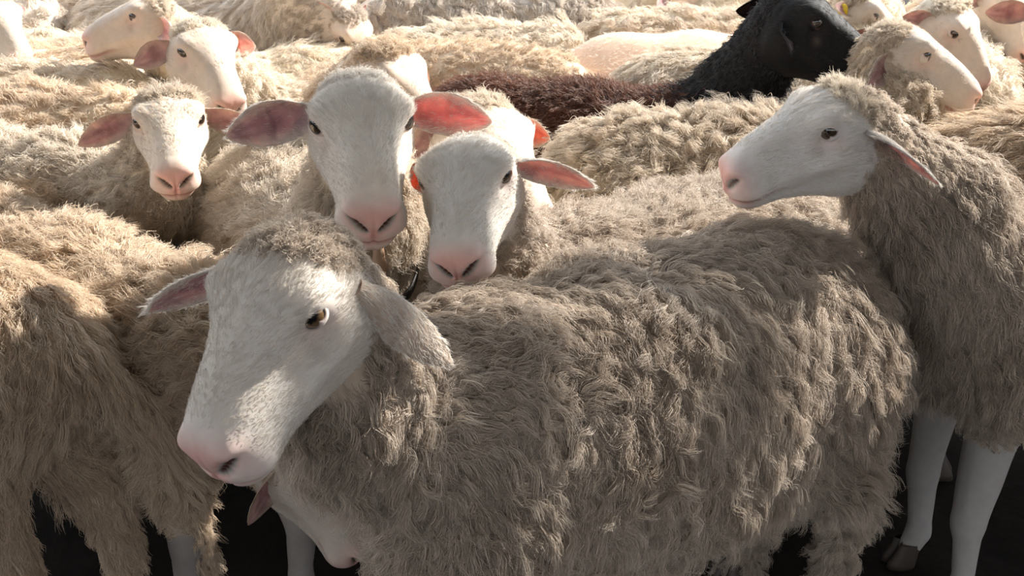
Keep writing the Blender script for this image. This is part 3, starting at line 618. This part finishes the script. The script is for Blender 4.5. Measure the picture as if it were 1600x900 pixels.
sheep('freshly shorn sheep with a smooth peach rump', (0.72, 3.25), (0.26, 3.24), None, top=.75, wool='cream', fleece='shorn', n=14000)
sheep('sandy sheep with combed rump wool standing left of the black neck', (0.76, 2.92), (0.36, 2.89), None, top=.765, wool='cream', n=18000, fleece=dict(L=.045, wave=.006, lift=.35, grav=.9))
sheep('pale sheep whose lower jaw shows at the top edge, left of its twin muzzle', (.18, 4.0), (-.35, 4.0), hd(1065, -8, 3.80, 84, 18, 0), top=.70, wool='cream', n=4000, q=.8, coat=(.80, .66, .56))
sheep('pale sheep showing only a pink muzzle at the top edge beside the black head', (0.4, 4.25), (-0.1, 4.3), hd(1128, -8, 4.0, 84, 22, 0), top=.70, wool='cream', n=3000, q=.8, coat=(.80, .66, .56))
sheep('sheep with an orange ear tag behind the black muzzle', (0.95, 3.05), (1.0, 3.47), hd(1352, 28, 3.05, 80, 34, 0), top=.74, wool='cream', n=7000, q=.9, coat=(.74, .66, .58), eye_open=.2, tagged={'r': 1},
      ears=dict(both=dict(L=.07, W=.02, droop=.0, sweep=1.1)))
sheep('curly-browed sheep with a dark round eye near the upper right corner', (1.22, 3.08), (1.3, 3.52), hd(1490, 52, 2.80, 52, 50, 0), top=.74, wool='white', n=8000, q=.9, coat=(.74, .64, .55), neck_mid=(1.05, 2.95, .74),
      ears=dict(both=dict(L=.07, W=.026, droop=.5, sweep=1.2)))
sheep('sheep at the right edge with a rosy ear and golden neck', (1.5, 2.85), (1.9, 3.2), hd(1655, 45, 2.70, -10, 45, 0), top=.74, wool='tan', n=8000, q=.9, neck_mid=(1.40, 2.78, .76), ears=dict(both=dict(L=.10, W=.03, droop=-.05, sweep=.1)))
sheep('sheep in the top right corner, only its curly brow and eye showing', (1.55, 3.5), (1.55, 3.95), hd(1572, 15, 3.35, 30, 45, 0), top=.74, wool='cream', n=5000, q=.8)
sheep('dark-locked fleece at the right edge under the golden neck', (1.75, 2.50), (1.28, 2.52), None, top=.74, wool='dirty', n=9000, fleece=dict(L=.045))
sheep('pale sheep cut by the left edge near the top, head half in view', (-1.82, 3.25), (-2.2, 3.5), hd(0, 34, 3.05, 50, 40, 0), hs=.85, top=.74, wool='white', coat=(.60, .53, .46), n=6000, q=.8, tagged={'r': 1}, ears=dict(both=dict(L=.06, W=.02)))
sheep('pale sheep filling the top left corner', (-1.62, 3.8), (-2.1, 3.9), None, top=.86, wool='grey', n=7000, fleece=G_L)
sheep('dark shadowed sheep standing crosswise behind the upper left profile head', (-.95, 3.95), (-1.5, 4.0), None, top=.80, wool='dirty', n=8000, fleece=G_L)
sheep('farthest sheep at upper left, only a strip of grey back along the top edge', (-.7, 4.3), (-1.3, 4.4), None, top=.80, wool='grey', n=4000)
sheep('low neck and back between the tagged head and the upper left profile head', (-1.18, 3.36), (-1.6, 3.38), None, top=.73, wool='cream', n=7000, fleece=G_L)
sheep('brownish back in the third row of the left side, uppermost of the curly stack', (-1.1, 3.12), (-1.58, 3.08), None, top=.74, wool='tan', n=9000)
sheep('cream curly back just below the uppermost back at left', (-1.0, 2.90), (-1.50, 2.88), None, top=.735, wool='cream', n=14000)
sheep('broad sandy curly back directly behind the sheep with the mauve ear', (-0.9, 2.62), (-1.42, 2.64), None, top=.735, wool='tan', n=18000, fleece=dict(L=.03, wave=.009, lift=.6))
sheep('pale back in the gap above the black sheep head', (1.15, 3.85), (0.65, 3.85), None, top=.83, wool='cream', n=7000)
sheep('cream sheep at the far right behind the rosy-eared one', (2.3, 3.6), (1.85, 3.65), None, top=.74, wool='cream', n=6000)
sheep('sandy sheep farthest back at the top right corner', (2.0, 3.9), (1.5, 4.1), None, top=.76, wool='tan', n=5000)
sheep('pale woolly sheep farthest back above the tagged head', (1.1, 4.2), (0.75, 4.4), None, top=.76, wool='white', n=5000)

# dark collar on the long-faced sheep, a woolly wattle below its chin
def collar_for(name_part, c, axis, r0, r1, w, mat):
    par = [o for o in bpy.data.objects if o.get('label', '').startswith(name_part)][0]
    a = unit(np.array(axis, float)); u = unit(np.cross(a, [1, 0, 0])); v = np.cross(a, u); V = []; n = 48
    for k in range(n):
        t = 2 * np.pi * k / n; rr = u * math.cos(t) * r0 + v * math.sin(t) * r1
        for dr, da in ((0, -w), (.004, -w), (.004, w), (0, w)): V.append(np.array(c) + rr * (1 + dr / r0) + a * da)
    F = [[k * 4 + j, k * 4 + (j + 1) % 4, (k + 1) % n * 4 + (j + 1) % 4, (k + 1) % n * 4 + j] for k in range(n) for j in range(4)]
    Mi = np.array(par.matrix_basis.inverted()); V = np.array(V) @ Mi[:3, :3].T + Mi[:3, 3]
    Pm = Part(); Pm.add(V, np.array(F), (1, 1, 1)); return par, Pm.build('collar', [mat], par), Mi
par, col_, Mi = collar_for('cream sheep with the longest face', atY(572, 415, 1.74), (.05, -.55, .85), .098, .082, .012, M_STRAP)
P0 = atY(592, 402, 1.63)
V, F = surface_nets(lambda P: smin(cone(P, P0 + [0, 0, .02], P0 - [0, 0, .018], .008, .011), cone(P, P0 - [0, 0, .018], P0 - [0, 0, .03], .011, .006), .01), P0 - .06, P0 + .06, .004)
Pm = Part(); Pm.add(V @ Mi[:3, :3].T + Mi[:3, 3], F, (.45, .30, .20)); w_ = Pm.build('wattle', [M_SKIN], par)
